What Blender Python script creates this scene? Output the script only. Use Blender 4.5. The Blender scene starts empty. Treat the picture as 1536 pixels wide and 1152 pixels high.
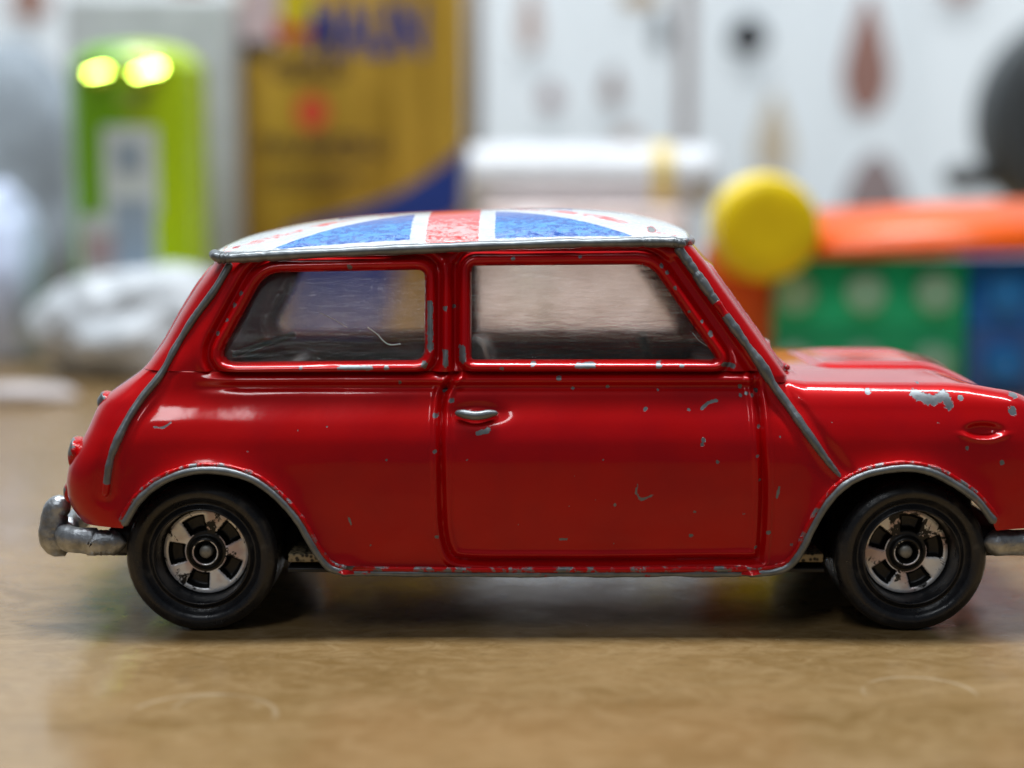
import bpy, bmesh, math, random
import numpy as np
from mathutils import Vector
random.seed(4); rng = np.random.default_rng(4)
# ------------------------------------------------------------------ camera, world, lamps, exposure (1 unit = 1 cm)
S = bpy.context.scene
S.unit_settings.scale_length = 0.01
F = 2430.0                      # focal length in photo pixels (photo 1536 wide)
YC = -10.27                     # camera stands 9 cm in front of the near flank
PITCH = math.atan(276.0 / F)
def _ray(px, py):
    px = np.asarray(px, float); py = np.asarray(py, float)
    a = (px - 768) / F; b = -(py - 576) / F
    cp, sp = math.cos(PITCH), math.sin(PITCH)
    return a, cp + b * sp, -sp + b * cp
_r = _ray(768, 948)
ZC = float(-_r[2] / _r[1] * (-1.2 - YC))
def U(px, py, y):               # photo measurement -> place on the plane at depth y
    dx, dy, dz = _ray(px, py); t = (np.asarray(y, float) - YC) / dy
    return dx * t, ZC + dz * t
def UZ(px, py, z):              # photo measurement -> place on a level plane z
    dx, dy, dz = _ray(px, py); t = (z - ZC) / dz
    return dx * t, YC + dy * t
cam = bpy.data.cameras.new('camera'); camo = bpy.data.objects.new('camera', cam); S.collection.objects.link(camo)
camo.location = (0, YC, ZC); camo.rotation_euler = (math.pi/2 - PITCH, 0, 0)
cam.sensor_width = 36; cam.lens = F / 1536 * 36; cam.clip_start = 0.1; cam.clip_end = 1000
cam.dof.use_dof = True; cam.dof.focus_distance = 9.25; cam.dof.aperture_fstop = (cam.lens * 1e-3) / 0.27
cam.dof.aperture_blades = 0
S.camera = camo
W = bpy.data.worlds.new('World'); S.world = W; W.use_nodes = True
bg = W.node_tree.nodes['Background']; bg.inputs[0].default_value = (0.70, 0.82, 1.0, 1); bg.inputs[1].default_value = 0.11
def lamp(name, loc, size, power, target, col=(1, .96, .9)):
    l = bpy.data.lights.new(name, 'AREA'); l.shape = 'RECTANGLE'; l.size, l.size_y = size; l.energy = power; l.color = col
    o = bpy.data.objects.new(name, l); S.collection.objects.link(o); o.location = loc
    o.rotation_euler = (Vector(target) - Vector(loc)).to_track_quat('-Z', 'Y').to_euler(); return o
lamp('ceiling_lamp', (-9, 6, 66), (5, 56), 43000, (0, 8, 0), (.95, .98, 1))
lamp('ceiling_lamp', (7, 6, 66), (5, 56), 43000, (0, 8, 0), (.95, .98, 1))
lamp('ceiling_lamp', (-16, -48, 66), (6, 40), 13000, (0, 0, 0), (.93, .97, 1))
lamp('added_backlight', (0, 52, 24), (110, 50), 24000, (0, 0, 24), (.90, .96, 1))  # unseen area light added behind the curtain to brighten it
S.view_settings.view_transform = 'Standard'; S.view_settings.look = 'None'; S.view_settings.exposure = 0; S.view_settings.gamma = 1
S.render.resolution_x = 1024; S.render.resolution_y = 768

# ------------------------------------------------------------------ node helpers / materials
def newmat(name):
    m = bpy.data.materials.new(name); m.use_nodes = True
    return m, m.node_tree, m.node_tree.nodes['Principled BSDF']
def N(nt, t, **kw):
    n = nt.nodes.new(t)
    for k, v in kw.items(): setattr(n, k, v)
    return n
def L(nt, a, b): nt.links.new(a, b)
def setin(nt, sock, v):
    if isinstance(v, bpy.types.NodeSocket): nt.links.new(v, sock)
    else: sock.default_value = v
def noise(nt, scale, detail=4, rough=.5, vec=None, stretch=None, dist=0):
    n = N(nt, 'ShaderNodeTexNoise'); n.inputs['Scale'].default_value = scale; n.inputs['Detail'].default_value = detail
    n.inputs['Roughness'].default_value = rough; n.inputs['Distortion'].default_value = dist
    tc = N(nt, 'ShaderNodeTexCoord'); src = vec or tc.outputs['Object']
    if stretch:
        mp = N(nt, 'ShaderNodeMapping'); mp.inputs['Scale'].default_value = stretch; L(nt, src, mp.inputs[0]); src = mp.outputs[0]
    L(nt, src, n.inputs['Vector']); return n.outputs['Fac']
def ramp(nt, v, a, b, ca=0., cb=1.):
    m = N(nt, 'ShaderNodeMapRange'); m.interpolation_type = 'SMOOTHSTEP'
    setin(nt, m.inputs[0], v); m.inputs[1].default_value = a; m.inputs[2].default_value = b
    m.inputs[3].default_value = ca; m.inputs[4].default_value = cb; return m.outputs[0]
def math_(nt, op, a, b=0., c=None):
    m = N(nt, 'ShaderNodeMath', operation=op); setin(nt, m.inputs[0], a); setin(nt, m.inputs[1], b)
    if c is not None: setin(nt, m.inputs[2], c)
    return m.outputs[0]
def mixc(nt, f, a, b):
    m = N(nt, 'ShaderNodeMix', data_type='RGBA'); setin(nt, m.inputs[0], f)
    for s, v in ((m.inputs[6], a), (m.inputs[7], b)):
        if isinstance(v, tuple): v = (*v, 1) if len(v) == 3 else v
        setin(nt, s, v)
    return m.outputs[2]
def attr(nt, name): return N(nt, 'ShaderNodeAttribute', attribute_name=name).outputs['Fac']
def bump(nt, bs, h, strength, dist=.01, prev=None):
    b = N(nt, 'ShaderNodeBump'); b.inputs['Strength'].default_value = strength; b.inputs['Distance'].default_value = dist
    L(nt, h, b.inputs['Height'])
    if prev: L(nt, prev, b.inputs['Normal'])
    if bs: L(nt, b.outputs[0], bs.inputs['Normal'])
    return b.outputs[0]
RED = (0.45, 0.0008, 0.0014); ZINC = (0.20, 0.22, 0.235)
def paint_mat(name, lo, hi, gain, scale=14):
    """red enamel over grey zinc: bare where the 'wear' value plus grain passes a limit"""
    m, nt, bs = newmat(name)
    w = attr(nt, 'wear'); n1 = noise(nt, scale, 5, .65); n2 = noise(nt, scale * .35, 2)
    s = math_(nt, 'ADD', w, math_(nt, 'MULTIPLY', math_(nt, 'SUBTRACT', n1, .5), gain))
    mask = ramp(nt, s, lo, hi)
    mott = noise(nt, 3.0, 4)
    red = mixc(nt, ramp(nt, mott, .3, .75), RED, (0.38, 0.0007, 0.0035))
    zin = mixc(nt, ramp(nt, noise(nt, 16, 4), .3, .7), (.185, .205, .22), (0.13, 0.146, 0.158))
    L(nt, mixc(nt, mask, red, zin), bs.inputs['Base Color'])
    L(nt, ramp(nt, mask, 0, 1, .18, .5), bs.inputs['Metallic'])
    sm = ramp(nt, noise(nt, 5, 6, .7), .45, .8, .13, .24)
    L(nt, ramp(nt, mask, 0, 1, .36, .36), bs.inputs['Roughness'])
    L(nt, ramp(nt, mask, 0, 1, 1, 0), bs.inputs['Coat Weight']); L(nt, math_(nt, 'MULTIPLY', sm, .55), bs.inputs['Coat Roughness']); bs.inputs['Coat IOR'].default_value = 1.38; L(nt, ramp(nt, mask, 0, 1, .06, .5), bs.inputs['Specular IOR Level'])
    h = math_(nt, 'SUBTRACT', math_(nt, 'MULTIPLY', noise(nt, 8, 3), .25), math_(nt, 'MULTIPLY', mask, 1.0))
    h = math_(nt, 'ADD', h, math_(nt, 'MULTIPLY', math_(nt, 'MULTIPLY', noise(nt, 40, 3), mask), .3))
    nb = bump(nt, bs, h, .5, .006); L(nt, nb, bs.inputs['Coat Normal'])
    return m
def simple(name, col, rough=.5, metal=0., var=.15, scale=6, bmp=0., bscale=40, spec=.5, stretch=None, trans=0.):
    m, nt, bs = newmat(name)
    n = noise(nt, scale, 4, .6, stretch=stretch)
    d = tuple(c * (1 - var) for c in col); u = tuple(min(1, c * (1 + var)) for c in col)
    L(nt, mixc(nt, ramp(nt, n, .3, .7), d, u), bs.inputs['Base Color'])
    bs.inputs['Roughness'].default_value = rough; bs.inputs['Metallic'].default_value = metal
    bs.inputs['Specular IOR Level'].default_value = spec
    if trans: bs.inputs['Transmission Weight'].default_value = trans
    if bmp: bump(nt, bs, noise(nt, bscale, 4, .6), bmp, .01)
    return m
M = {}
M['paint'] = paint_mat('red_enamel', .43, .49, 1.35, 42)
M['bead'] = paint_mat('worn_bead', .44, .54, 1.1, 12)
M['zinc'] = simple('bare_zinc', (.33, .35, .37), .36, .85, .35, 12, .7, 30)
M['chrome'] = simple('dull_chrome', (.42, .44, .47), .25, .9, .3, 9, .5, 22)
M['black'] = simple('black_plastic', (.012, .012, .014), .38, 0, .3, 8, .3, 50)
M['under'] = simple('matte_black_plastic', (.004, .004, .0045), .6, 0, .2, 8, spec=.2)  # even near-black matte plastic for chassis and wheel wells
M['pin'] = simple('axle_steel', (.30, .30, .28), .5, .6, .2, 30)
M['interior'] = simple('interior_plastic', (.030, .017, .020), .4, 0, .3, 6, .3, 30)
M['seat'] = simple('seat_plastic', (.010, .009, .010), .35, 0, .3, 6, .3, 30)
def tyre_mat():
    m, nt, bs = newmat('tyre_rubber')
    n = noise(nt, 9, 6, .7)
    L(nt, mixc(nt, ramp(nt, n, .52, .75), (.011, .012, .015), (.05, .047, .043)), bs.inputs['Base Color'])
    L(nt, ramp(nt, n, .3, .8, .24, .5), bs.inputs['Roughness'])
    bump(nt, bs, noise(nt, 26, 5, .65), .35, .008); return m
M['tyre'] = tyre_mat()
def rim_mat(name, lo, hi):
    m, nt, bs = newmat(name)
    oi = N(nt, 'ShaderNodeObjectInfo'); va = N(nt, 'ShaderNodeVectorMath', operation='ADD'); L(nt, N(nt, 'ShaderNodeTexCoord').outputs['Object'], va.inputs[0]); L(nt, oi.outputs['Location'], va.inputs[1]); vv_ = va.outputs[0]
    mask = ramp(nt, math_(nt, 'ADD', noise(nt, 11, 5, .7, vec=vv_, dist=.6), attr(nt, 'wear')), lo, hi)
    tint = mixc(nt, ramp(nt, noise(nt, 7, 2, vec=vv_), .42, .6), (.95, .96, .97), (.66, .52, .50))
    L(nt, mixc(nt, mask, tint, (.005, .005, .005)), bs.inputs['Base Color'])
    L(nt, ramp(nt, mask, 0, 1, .35, 0), bs.inputs['Metallic']); L(nt, ramp(nt, mask, 0, 1, .32, .4), bs.inputs['Roughness'])
    bump(nt, bs, noise(nt, 28, 4), .5, .008); return m
M['rim'] = rim_mat('worn_rim_chrome', .58, .62)
def lit_speck_mat():
    m, nt, bs = newmat('lit_speck_plate')
    v = N(nt, 'ShaderNodeTexVoronoi'); v.inputs['Scale'].default_value = 38
    L(nt, N(nt, 'ShaderNodeTexCoord').outputs['Object'], v.inputs['Vector'])
    L(nt, mixc(nt, ramp(nt, v.outputs['Distance'], .25, .6), (.02, .017, .012), (.42, .34, .20)), bs.inputs['Base Color'])  # beige specks painted for light caught on the plate's grain
    bs.inputs['Roughness'].default_value = .6; return m
M['dust_glint'] = lit_speck_mat()
def glass_mat(name, tint, streak, dust_glint, painted_haze=0., sc_=7, ir=1.08, rg=.18):
    m, nt, bs = newmat(name); nt.nodes.remove(bs); out = nt.nodes['Material Output']
    tr = N(nt, 'ShaderNodeBsdfTransparent'); tr.inputs[0].default_value = (*tint, 1)
    rf = N(nt, 'ShaderNodeBsdfRefraction'); rf.inputs['Color'].default_value = (*tint, 1); rf.inputs['IOR'].default_value = ir
    rf.inputs['Roughness'].default_value = rg
    gl = N(nt, 'ShaderNodeBsdfGlossy'); gl.inputs['Roughness'].default_value = .10
    b = bump(nt, None, noise(nt, sc_, 4, .6, stretch=(1, 1, 6)), 1.0, .012)
    L(nt, b, rf.inputs['Normal']); L(nt, b, gl.inputs['Normal'])
    m1 = N(nt, 'ShaderNodeMixShader'); m1.inputs[0].default_value = streak; L(nt, tr.outputs[0], m1.inputs[1]); L(nt, rf.outputs[0], m1.inputs[2])
    fr = N(nt, 'ShaderNodeFresnel'); fr.inputs[0].default_value = 1.5; L(nt, b, fr.inputs['Normal'])
    m2 = N(nt, 'ShaderNodeMixShader'); L(nt, fr.outputs[0], m2.inputs[0]); L(nt, m1.outputs[0], m2.inputs[1]); L(nt, gl.outputs[0], m2.inputs[2])
    df = N(nt, 'ShaderNodeBsdfDiffuse'); df.inputs[0].default_value = (.30, .27, .23, 1)
    sp = ramp(nt, noise(nt, 34, 3, .7), .66, .74); cl = ramp(nt, noise(nt, 2.2, 5, .7), .4, .8)
    f = math_(nt, 'ADD', math_(nt, 'MULTIPLY', sp, dust_glint * 1.3), math_(nt, 'MULTIPLY', cl, dust_glint))
    m3 = N(nt, 'ShaderNodeMixShader'); L(nt, f, m3.inputs[0]); L(nt, m2.outputs[0], m3.inputs[1]); L(nt, df.outputs[0], m3.inputs[2])
    if painted_haze:
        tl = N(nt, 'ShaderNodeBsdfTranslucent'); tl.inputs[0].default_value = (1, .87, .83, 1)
        st = ramp(nt, noise(nt, 5, 6, .7, stretch=(1.2, 1, 11), dist=.15), .40, .62, painted_haze*.3, painted_haze)  # pale streaky haze painted in for bright ripple highlights
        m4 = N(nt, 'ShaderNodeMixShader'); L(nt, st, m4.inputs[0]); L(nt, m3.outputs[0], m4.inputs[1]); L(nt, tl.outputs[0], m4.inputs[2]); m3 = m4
    L(nt, m3.outputs[0], out.inputs[0]); return m
M['glass'] = glass_mat('scuffed_clear_plastic', (.90, .88, .88), .0, .20)
M['glass_front'] = glass_mat('rippled_near_plastic', (.95, .93, .92), .45, .10, .10, 7, 1.14, .03)
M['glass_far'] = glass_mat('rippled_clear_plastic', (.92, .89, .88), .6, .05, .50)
M['glass_rear'] = glass_mat('rippled_dull_plastic', (.86, .86, .88), .5, .10, .10)
def roof_mat():
    m, nt, bs = newmat('flag_roof_paint')
    jit = math_(nt, 'MULTIPLY', math_(nt, 'SUBTRACT', noise(nt, 25, 3), .5), .02)
    db = math_(nt, 'ADD', attr(nt, 'd_blue'), jit); dr = math_(nt, 'ADD', attr(nt, 'd_red'), jit)
    sc = noise(nt, 15, 6, .8, stretch=(1.0, 1.6, 2.2), dist=.5); sc2 = noise(nt, 5, 3, .6)
    scuff = ramp(nt, math_(nt, 'ADD', math_(nt, 'MULTIPLY', sc, .8), math_(nt, 'MULTIPLY', attr(nt, 'scuff'), .22)), .53, .68)
    white = mixc(nt, ramp(nt, sc2, .35, .7), (.56, .59, .61), (.48, .52, .54))
    blue = mixc(nt, scuff, (.001, .07, .37), (.05, .27, .62))
    redc = mixc(nt, scuff, (.62, .035, .035), (.74, .38, .38))
    c = mixc(nt, ramp(nt, db, -.004, .004), white, blue)
    fade = math_(nt, 'MULTIPLY', ramp(nt, dr, -.004, .004), ramp(nt, math_(nt, 'ADD', noise(nt, 6, 5, .7), attr(nt, 'keep')), .44, .56))
    c = mixc(nt, fade, c, redc)
    w = math_(nt, 'ADD', attr(nt, 'wear'), math_(nt, 'MULTIPLY', math_(nt, 'SUBTRACT', noise(nt, 14, 5), .5), .5))
    c = mixc(nt, ramp(nt, w, .40, .46), c, (.5, .03, .04)); mk = ramp(nt, w, .50, .54); c = mixc(nt, mk, c, ZINC)
    L(nt, c, bs.inputs['Base Color']); L(nt, ramp(nt, scuff, 0, 1, .16, .34), bs.inputs['Roughness'])
    bump(nt, bs, math_(nt, 'SUBTRACT', noise(nt, 16, 5, .6), math_(nt, 'MULTIPLY', scuff, .6)), .35, .006); return m
M['roof'] = roof_mat()
def table_mat():
    m, nt, bs = newmat('varnished_board')
    a = noise(nt, .9, 6, .6, stretch=(.55, 1.2, 1), dist=.5); b = noise(nt, 5, 6, .72, stretch=(.7, 1.1, 1), dist=1.2); c_ = noise(nt, 16, 4, .6, stretch=(.5, 1, 1))
    c = mixc(nt, ramp(nt, a, .3, .7), (.175, .105, .038), (.25, .158, .068))
    c = mixc(nt, ramp(nt, b, .38, .68, 0, .55), c, (.32, .22, .11))
    c = mixc(nt, ramp(nt, c_, .5, .72, 0, .35), c, (.13, .08, .03))
    tc = N(nt, 'ShaderNodeTexCoord').outputs['Object']
    sx = N(nt, 'ShaderNodeSeparateXYZ'); L(nt, tc, sx.inputs[0])
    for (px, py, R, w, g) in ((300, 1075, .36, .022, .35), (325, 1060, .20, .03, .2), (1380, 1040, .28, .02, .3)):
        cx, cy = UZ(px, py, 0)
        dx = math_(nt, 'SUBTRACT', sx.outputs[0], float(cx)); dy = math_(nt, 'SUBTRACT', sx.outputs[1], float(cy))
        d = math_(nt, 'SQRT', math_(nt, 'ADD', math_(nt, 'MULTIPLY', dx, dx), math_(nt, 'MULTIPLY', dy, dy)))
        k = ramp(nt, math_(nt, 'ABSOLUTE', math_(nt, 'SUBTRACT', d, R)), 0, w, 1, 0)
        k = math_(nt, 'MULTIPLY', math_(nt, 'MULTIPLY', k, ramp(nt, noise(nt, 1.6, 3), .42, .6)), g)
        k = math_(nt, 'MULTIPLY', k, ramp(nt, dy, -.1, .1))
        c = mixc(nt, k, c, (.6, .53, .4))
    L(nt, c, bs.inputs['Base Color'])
    L(nt, ramp(nt, noise(nt, 2.5, 6, .7), .3, .75, .15, .28), bs.inputs['Roughness'])
    bs.inputs['Specular IOR Level'].default_value = .5
    bump(nt, bs, noise(nt, 9, 5, .6, stretch=(.5, 1, 1)), .12, .01); return m
M['table'] = table_mat()

# ------------------------------------------------------------------ object helpers
def link(name, me, mat, parent=None, smooth=True):
    o = bpy.data.objects.new(name, me); S.collection.objects.link(o)
    if mat is not None:
        for m in (mat if isinstance(mat, (list, tuple)) else [mat]): me.materials.append(m)
    if smooth: me.polygons.foreach_set('use_smooth', np.ones(len(me.polygons), bool))
    if parent: o.parent = parent
    return o
def mesh_np(name, V, Fc, attrs=None):
    me = bpy.data.meshes.new(name); V = np.asarray(V, np.float32); Fc = np.asarray(Fc, np.int32)
    used = np.unique(Fc); rm = -np.ones(len(V), np.int32); rm[used] = np.arange(len(used)); V = V[used]; Fc = rm[Fc]
    k = Fc.shape[1]
    me.vertices.add(len(V)); me.vertices.foreach_set('co', V.ravel())
    me.loops.add(Fc.size); me.loops.foreach_set('vertex_index', Fc.ravel())
    me.polygons.add(len(Fc)); me.polygons.foreach_set('loop_start', np.arange(0, Fc.size, k, dtype=np.int32))
    me.update(calc_edges=True)
    for a, v in (attrs or {}).items():
        at = me.attributes.new(a, 'FLOAT', 'POINT'); at.data.foreach_set('value', np.asarray(v, np.float32)[used])
    me.validate(); return me
def gridfaces(nr, nc, off=0, flip=False):
    i, j = np.meshgrid(np.arange(nr-1), np.arange(nc-1), indexing='ij'); a = (i * nc + j).ravel() + off
    f = np.stack([a, a+1, a+nc+1, a+nc], 1); return f[:, ::-1] if flip else f
def catmull(P, n):
    P = np.asarray(P, float); Q = np.vstack([2*P[0]-P[1], P, 2*P[-1]-P[-2]]); out = []
    for i in range(len(P)-1):
        p0, p1, p2, p3 = Q[i:i+4]
        for t in np.arange(n)/n:
            out.append(.5*((2*p1)+(-p0+p2)*t+(2*p0-5*p1+4*p2-p3)*t*t+(-p0+3*p1-3*p2+p3)*t**3))
    out.append(P[-1]); return np.array(out)
def tube(P, r, n=10, wear=None, closed=False, jitter=0., squash=(1, 1)):
    """rounded tube along P with end caps pulled in; r per point or constant; squash=(across, up/out)"""
    P = np.asarray(P, float); m = len(P); r = np.broadcast_to(np.asarray(r, float), (m,)).copy()
    if jitter:
        q = rng.normal(0, 1, m); q = np.convolve(np.pad(q, 3, mode='edge'), np.ones(7)/7, 'valid')*2.0; r *= 1 + jitter*q
    if not closed:
        d0 = P[1]-P[0]; d1 = P[-1]-P[-2]; d0 = d0/np.linalg.norm(d0); d1 = d1/np.linalg.norm(d1)
        P = np.vstack([P[0]-d0*r[0]*.9, P[0]-d0*r[0]*.5, P, P[-1]+d1*r[-1]*.5, P[-1]+d1*r[-1]*.9])
        r = np.r_[r[0]*.05, r[0]*.7, r, r[-1]*.7, r[-1]*.05]
        if wear is not None and np.ndim(wear): wear = np.r_[wear[0], wear[0], wear, wear[-1], wear[-1]]
        m += 4
    T = np.gradient(P, axis=0); T /= np.linalg.norm(T, axis=1)[:, None]+1e-12
    ref = np.array([0, -1., 0]) if abs(T[:, 1]).mean() < .8 else np.array([0, 0, 1.])
    A = np.cross(T, ref); A /= np.linalg.norm(A, axis=1)[:, None]+1e-12; B = np.cross(A, T)
    th = np.arange(n)/n*2*math.pi
    V = P[:, None] + r[:, None, None]*(squash[0]*np.cos(th)[None, :, None]*A[:, None] + squash[1]*np.sin(th)[None, :, None]*B[:, None])
    V = V.reshape(-1, 3); mm = m if closed else m-1
    i, j = np.meshgrid(np.arange(mm), np.arange(n), indexing='ij'); i2 = (i+1) % m; j2 = (j+1) % n
    Fc = np.stack([(i*n+j).ravel(), (i2*n+j).ravel(), (i2*n+j2).ravel(), (i*n+j2).ravel()], 1)
    w = np.repeat(np.broadcast_to(np.asarray(1. if wear is None else wear, float), (m,)), n)
    return V, Fc, {'wear': w}
def join(parts):
    Vs, Fs, W_, o = [], [], [], 0
    for V, Fc, a in parts:
        Vs.append(V); Fs.append(Fc+o); W_.append(a['wear']); o += len(V)
    return np.vstack(Vs), np.vstack(Fs), {'wear': np.concatenate(W_)}
def mirror(V): V = np.array(V, float); V[:, 1] *= -1; return V
def lathe(prof, n=64, axis='y', center=(0, 0, 0)):
    """prof: (radius, along)"""
    prof = np.asarray(prof, float); th = np.arange(n)/n*2*math.pi
    r = prof[:, 0][:, None]; a = np.repeat(prof[:, 1][:, None], n, 1)
    c, s = r*np.cos(th), r*np.sin(th)
    V = {'y': np.stack([c, a, s], -1), 'z': np.stack([c, s, a], -1), 'x': np.stack([a, c, s], -1)}[axis].reshape(-1, 3) + np.array(center)
    m = len(prof); i, j = np.meshgrid(np.arange(m-1), np.arange(n), indexing='ij'); j2 = (j+1) % n
    return V, np.stack([(i*n+j).ravel(), (i*n+j2).ravel(), ((i+1)*n+j2).ravel(), ((i+1)*n+j).ravel()], 1), {'wear': np.zeros(len(V))}
def add(name, vfa, mat, parent=None):
    V, Fc, a = vfa; return link(name, mesh_np(name, V, Fc, a), mat, parent)
def bevbox(name, lo, hi, bev, mat, parent=None, seg=3, rot=0.):
    bm = bmesh.new(); bmesh.ops.create_cube(bm, size=1)
    for v in bm.verts: v.co = Vector([(lo[k]+hi[k])/2 + v.co[k]*(hi[k]-lo[k]) for k in range(3)])
    if bev: bmesh.ops.bevel(bm, geom=bm.edges[:], offset=bev, segments=seg, affect='EDGES', profile=.5)
    me = bpy.data.meshes.new(name); bm.to_mesh(me); bm.free(); return link(name, me, mat, parent)
def tag(o, label=None, cat=None, group=None, kind=None):
    if label: o['label'] = label
    if cat: o['category'] = cat
    if group: o['group'] = group
    if kind: o['kind'] = kind
    return o
def empty(name, loc, label, cat, group=None):
    o = bpy.data.objects.new(name, None); S.collection.objects.link(o); o.location = loc; o.empty_display_size = .5
    return tag(o, label, cat, group)

# ------------------------------------------------------------------ distance fields in the (x, z) side view
def seg_dist(X, Z, P, closed=False):
    P = np.asarray(P, float); D = np.full(X.shape, 1e9); n = len(P)
    for i in range(n if closed else n-1):
        a, b = P[i], P[(i+1) % n]; ab = b-a; L2 = ab@ab+1e-12
        t = np.clip(((X-a[0])*ab[0]+(Z-a[1])*ab[1])/L2, 0, 1)
        D = np.minimum(D, (X-a[0]-t*ab[0])**2+(Z-a[1]-t*ab[1])**2)
    return np.sqrt(D)
def inside(X, Z, P):
    r = np.zeros(X.shape, bool); n = len(P)
    for i in range(n):
        x1, z1 = P[i]; x2, z2 = P[(i+1) % n]
        c = ((z1 > Z) != (z2 > Z)) & (X < (x2-x1)*(Z-z1)/((z2-z1) if z2 != z1 else 1e-12)+x1); r ^= c
    return r
def sdf(X, Z, P): return np.where(inside(X, Z, P), -1, 1)*seg_dist(X, Z, P, True)
PX = 9/F                                                     # one photo pixel at the near flank, in cm
g = lambda d, w: np.exp(-(d/w)**2)
# half width of the car against height
_wz = [.0, .33, .55, .8, 1.0, 1.12, 1.22, 1.30, 1.38, 1.46, 1.55, 2.15, 2.4]
_wy = [1.20, 1.245, 1.268, 1.278, 1.275, 1.260, 1.226, 1.185, 1.155, 1.142, 1.13, .985, .93]
_zz = np.linspace(0, 2.5, 400); _yy = np.interp(_zz, _wz, _wy); _k = np.hanning(23); _k /= _k.sum()
_yy = np.convolve(np.pad(_yy, 11, mode='edge'), _k, 'valid')
HW = lambda z: np.interp(z, _zz, _yy)
def side(pts, inset=0.):                                     # photo points on the near flank -> (x, z)
    p = np.asarray(pts, float); z = np.full(len(p), 1.0)
    for _ in range(8): x, z = U(p[:, 0], p[:, 1], -(HW(z)-inset))
    return np.stack([x, z], 1)

rear_px = [(318, 392), (290, 430), (265, 470), (240, 515), (215, 548), (203, 560), (183, 574), (162, 588), (146, 600), (136, 618), (127, 640), (116, 662), (104, 682), (95, 702), (91, 725), (93, 750), (104, 772), (120, 790)]
RR = side(rear_px, .12)[::-1]
_rx = np.interp(np.linspace(.3, 2.5, 400), RR[:, 1], RR[:, 0]); _rx = np.convolve(np.pad(_rx, 9, mode='edge'), np.hanning(21)[1:-1]/np.hanning(21).sum(), 'valid')
XR = lambda z: np.interp(z, np.linspace(.3, 2.5, 400), _rx)
front_low = side([(1588, 800), (1594, 770), (1598, 730), (1596, 690), (1588, 650), (1584, 618), (1578, 600), (1574, 584)], .1)
XFt = lambda z: np.interp(z, front_low[:, 1], front_low[:, 0])
ws = side([(1180, 562), (1134, 497), (1091, 437), (1057, 390), (1034, 362)], .10)
XFg = lambda z: np.interp(z, ws[:, 1], ws[:, 0])
bot_px = [(100, 790), (186, 791), (196, 770), (208, 752), (227, 733), (250, 718), (280, 707), (310, 703), (345, 706), (380, 717), (407, 735), (430, 757), (450, 782), (465, 808), (480, 832), (496, 849), (515, 857), (540, 859),
          (700, 859), (900, 859), (1120, 859), (1159, 855), (1183, 845), (1202, 820), (1215, 793), (1237, 755), (1262, 728), (1290, 712), (1320, 704), (1357, 700), (1390, 705), (1419, 718), (1459, 745), (1482, 772), (1494, 796), (1520, 794), (1600, 790)]
BP = side(bot_px); BZ = lambda x: np.interp(x, BP[:, 0], BP[:, 1])
top_px = [(90, 556), (1140, 556), (1160, 560), (1180, 569), (1210, 573), (1300, 574), (1455, 575), (1510, 578), (1555, 585), (1600, 602)]
TP = side(top_px, .05); TZ = lambda x: np.interp(x, TP[:, 0], TP[:, 1])
gut_px = [(312, 384), (345, 386), (450, 381), (560, 376), (700, 370), (850, 365), (960, 363), (1022, 364), (1060, 366)]
GP = side(gut_px); GZ = lambda x: np.interp(x, GP[:, 0], GP[:, 1])

door_line = side(catmull([(684, 560), (671, 578), (664, 597), (661, 643), (662, 727), (665, 793), (673, 825), (688, 838), (740, 841)], 6).tolist() + [(900, 841), (1139, 838)] + catmull([(1139, 838), (1143, 793), (1145, 727), (1142, 660), (1137, 600), (1130, 560)], 5).tolist()[1:])
arch_r = side(catmull([(190, 782), (208, 752), (227, 733), (250, 718), (280, 707), (310, 703), (345, 706), (380, 717), (407, 735), (430, 757), (450, 782), (465, 808), (480, 832), (496, 849), (520, 857)], 6))
arch_f = side(catmull([(1124, 858), (1159, 855), (1183, 845), (1202, 820), (1215, 793), (1237, 755), (1262, 728), (1290, 712), (1320, 704), (1357, 700), (1390, 705), (1419, 718), (1459, 745), (1486, 778)], 6))
sill = side([(515, 857), (700, 859), (900, 859), (1130, 858)])
seam_r = side(catmull([(343, 398), (320, 437), (290, 477), (263, 520), (240, 563), (213, 597), (190, 633), (172, 672), (164, 700), (159, 740)], 6))
seam_f = side(catmull([(1018, 374), (1040, 405), (1062, 437), (1082, 465), (1112, 507), (1140, 545), (1160, 578), (1185, 612), (1215, 655), (1240, 690), (1262, 717)], 6))
def rounded(pts, rad, n=6):
    P = np.asarray(pts, float); out = []; m = len(P)
    rad = np.broadcast_to(rad, (m,))
    for i in range(m):
        a, b, c = P[i-1], P[i], P[(i+1) % m]; u = (a-b)/np.linalg.norm(a-b); v = (c-b)/np.linalg.norm(c-b)
        for t in np.linspace(0, 1, n): out.append((1-t)**2*(b+u*rad[i])+2*t*(1-t)*b+t*t*(b+v*rad[i]))
    return np.array(out)
win_r_px = rounded([(396, 408), (638, 404), (637, 542), (322, 545)], (26, 14, 18, 34))
win_d_px = rounded([(706, 398), (977, 396), (1078, 541), (706, 541)], (9, 22, 10, 6))
WR, WD = side(win_r_px), side(win_d_px)

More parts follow.
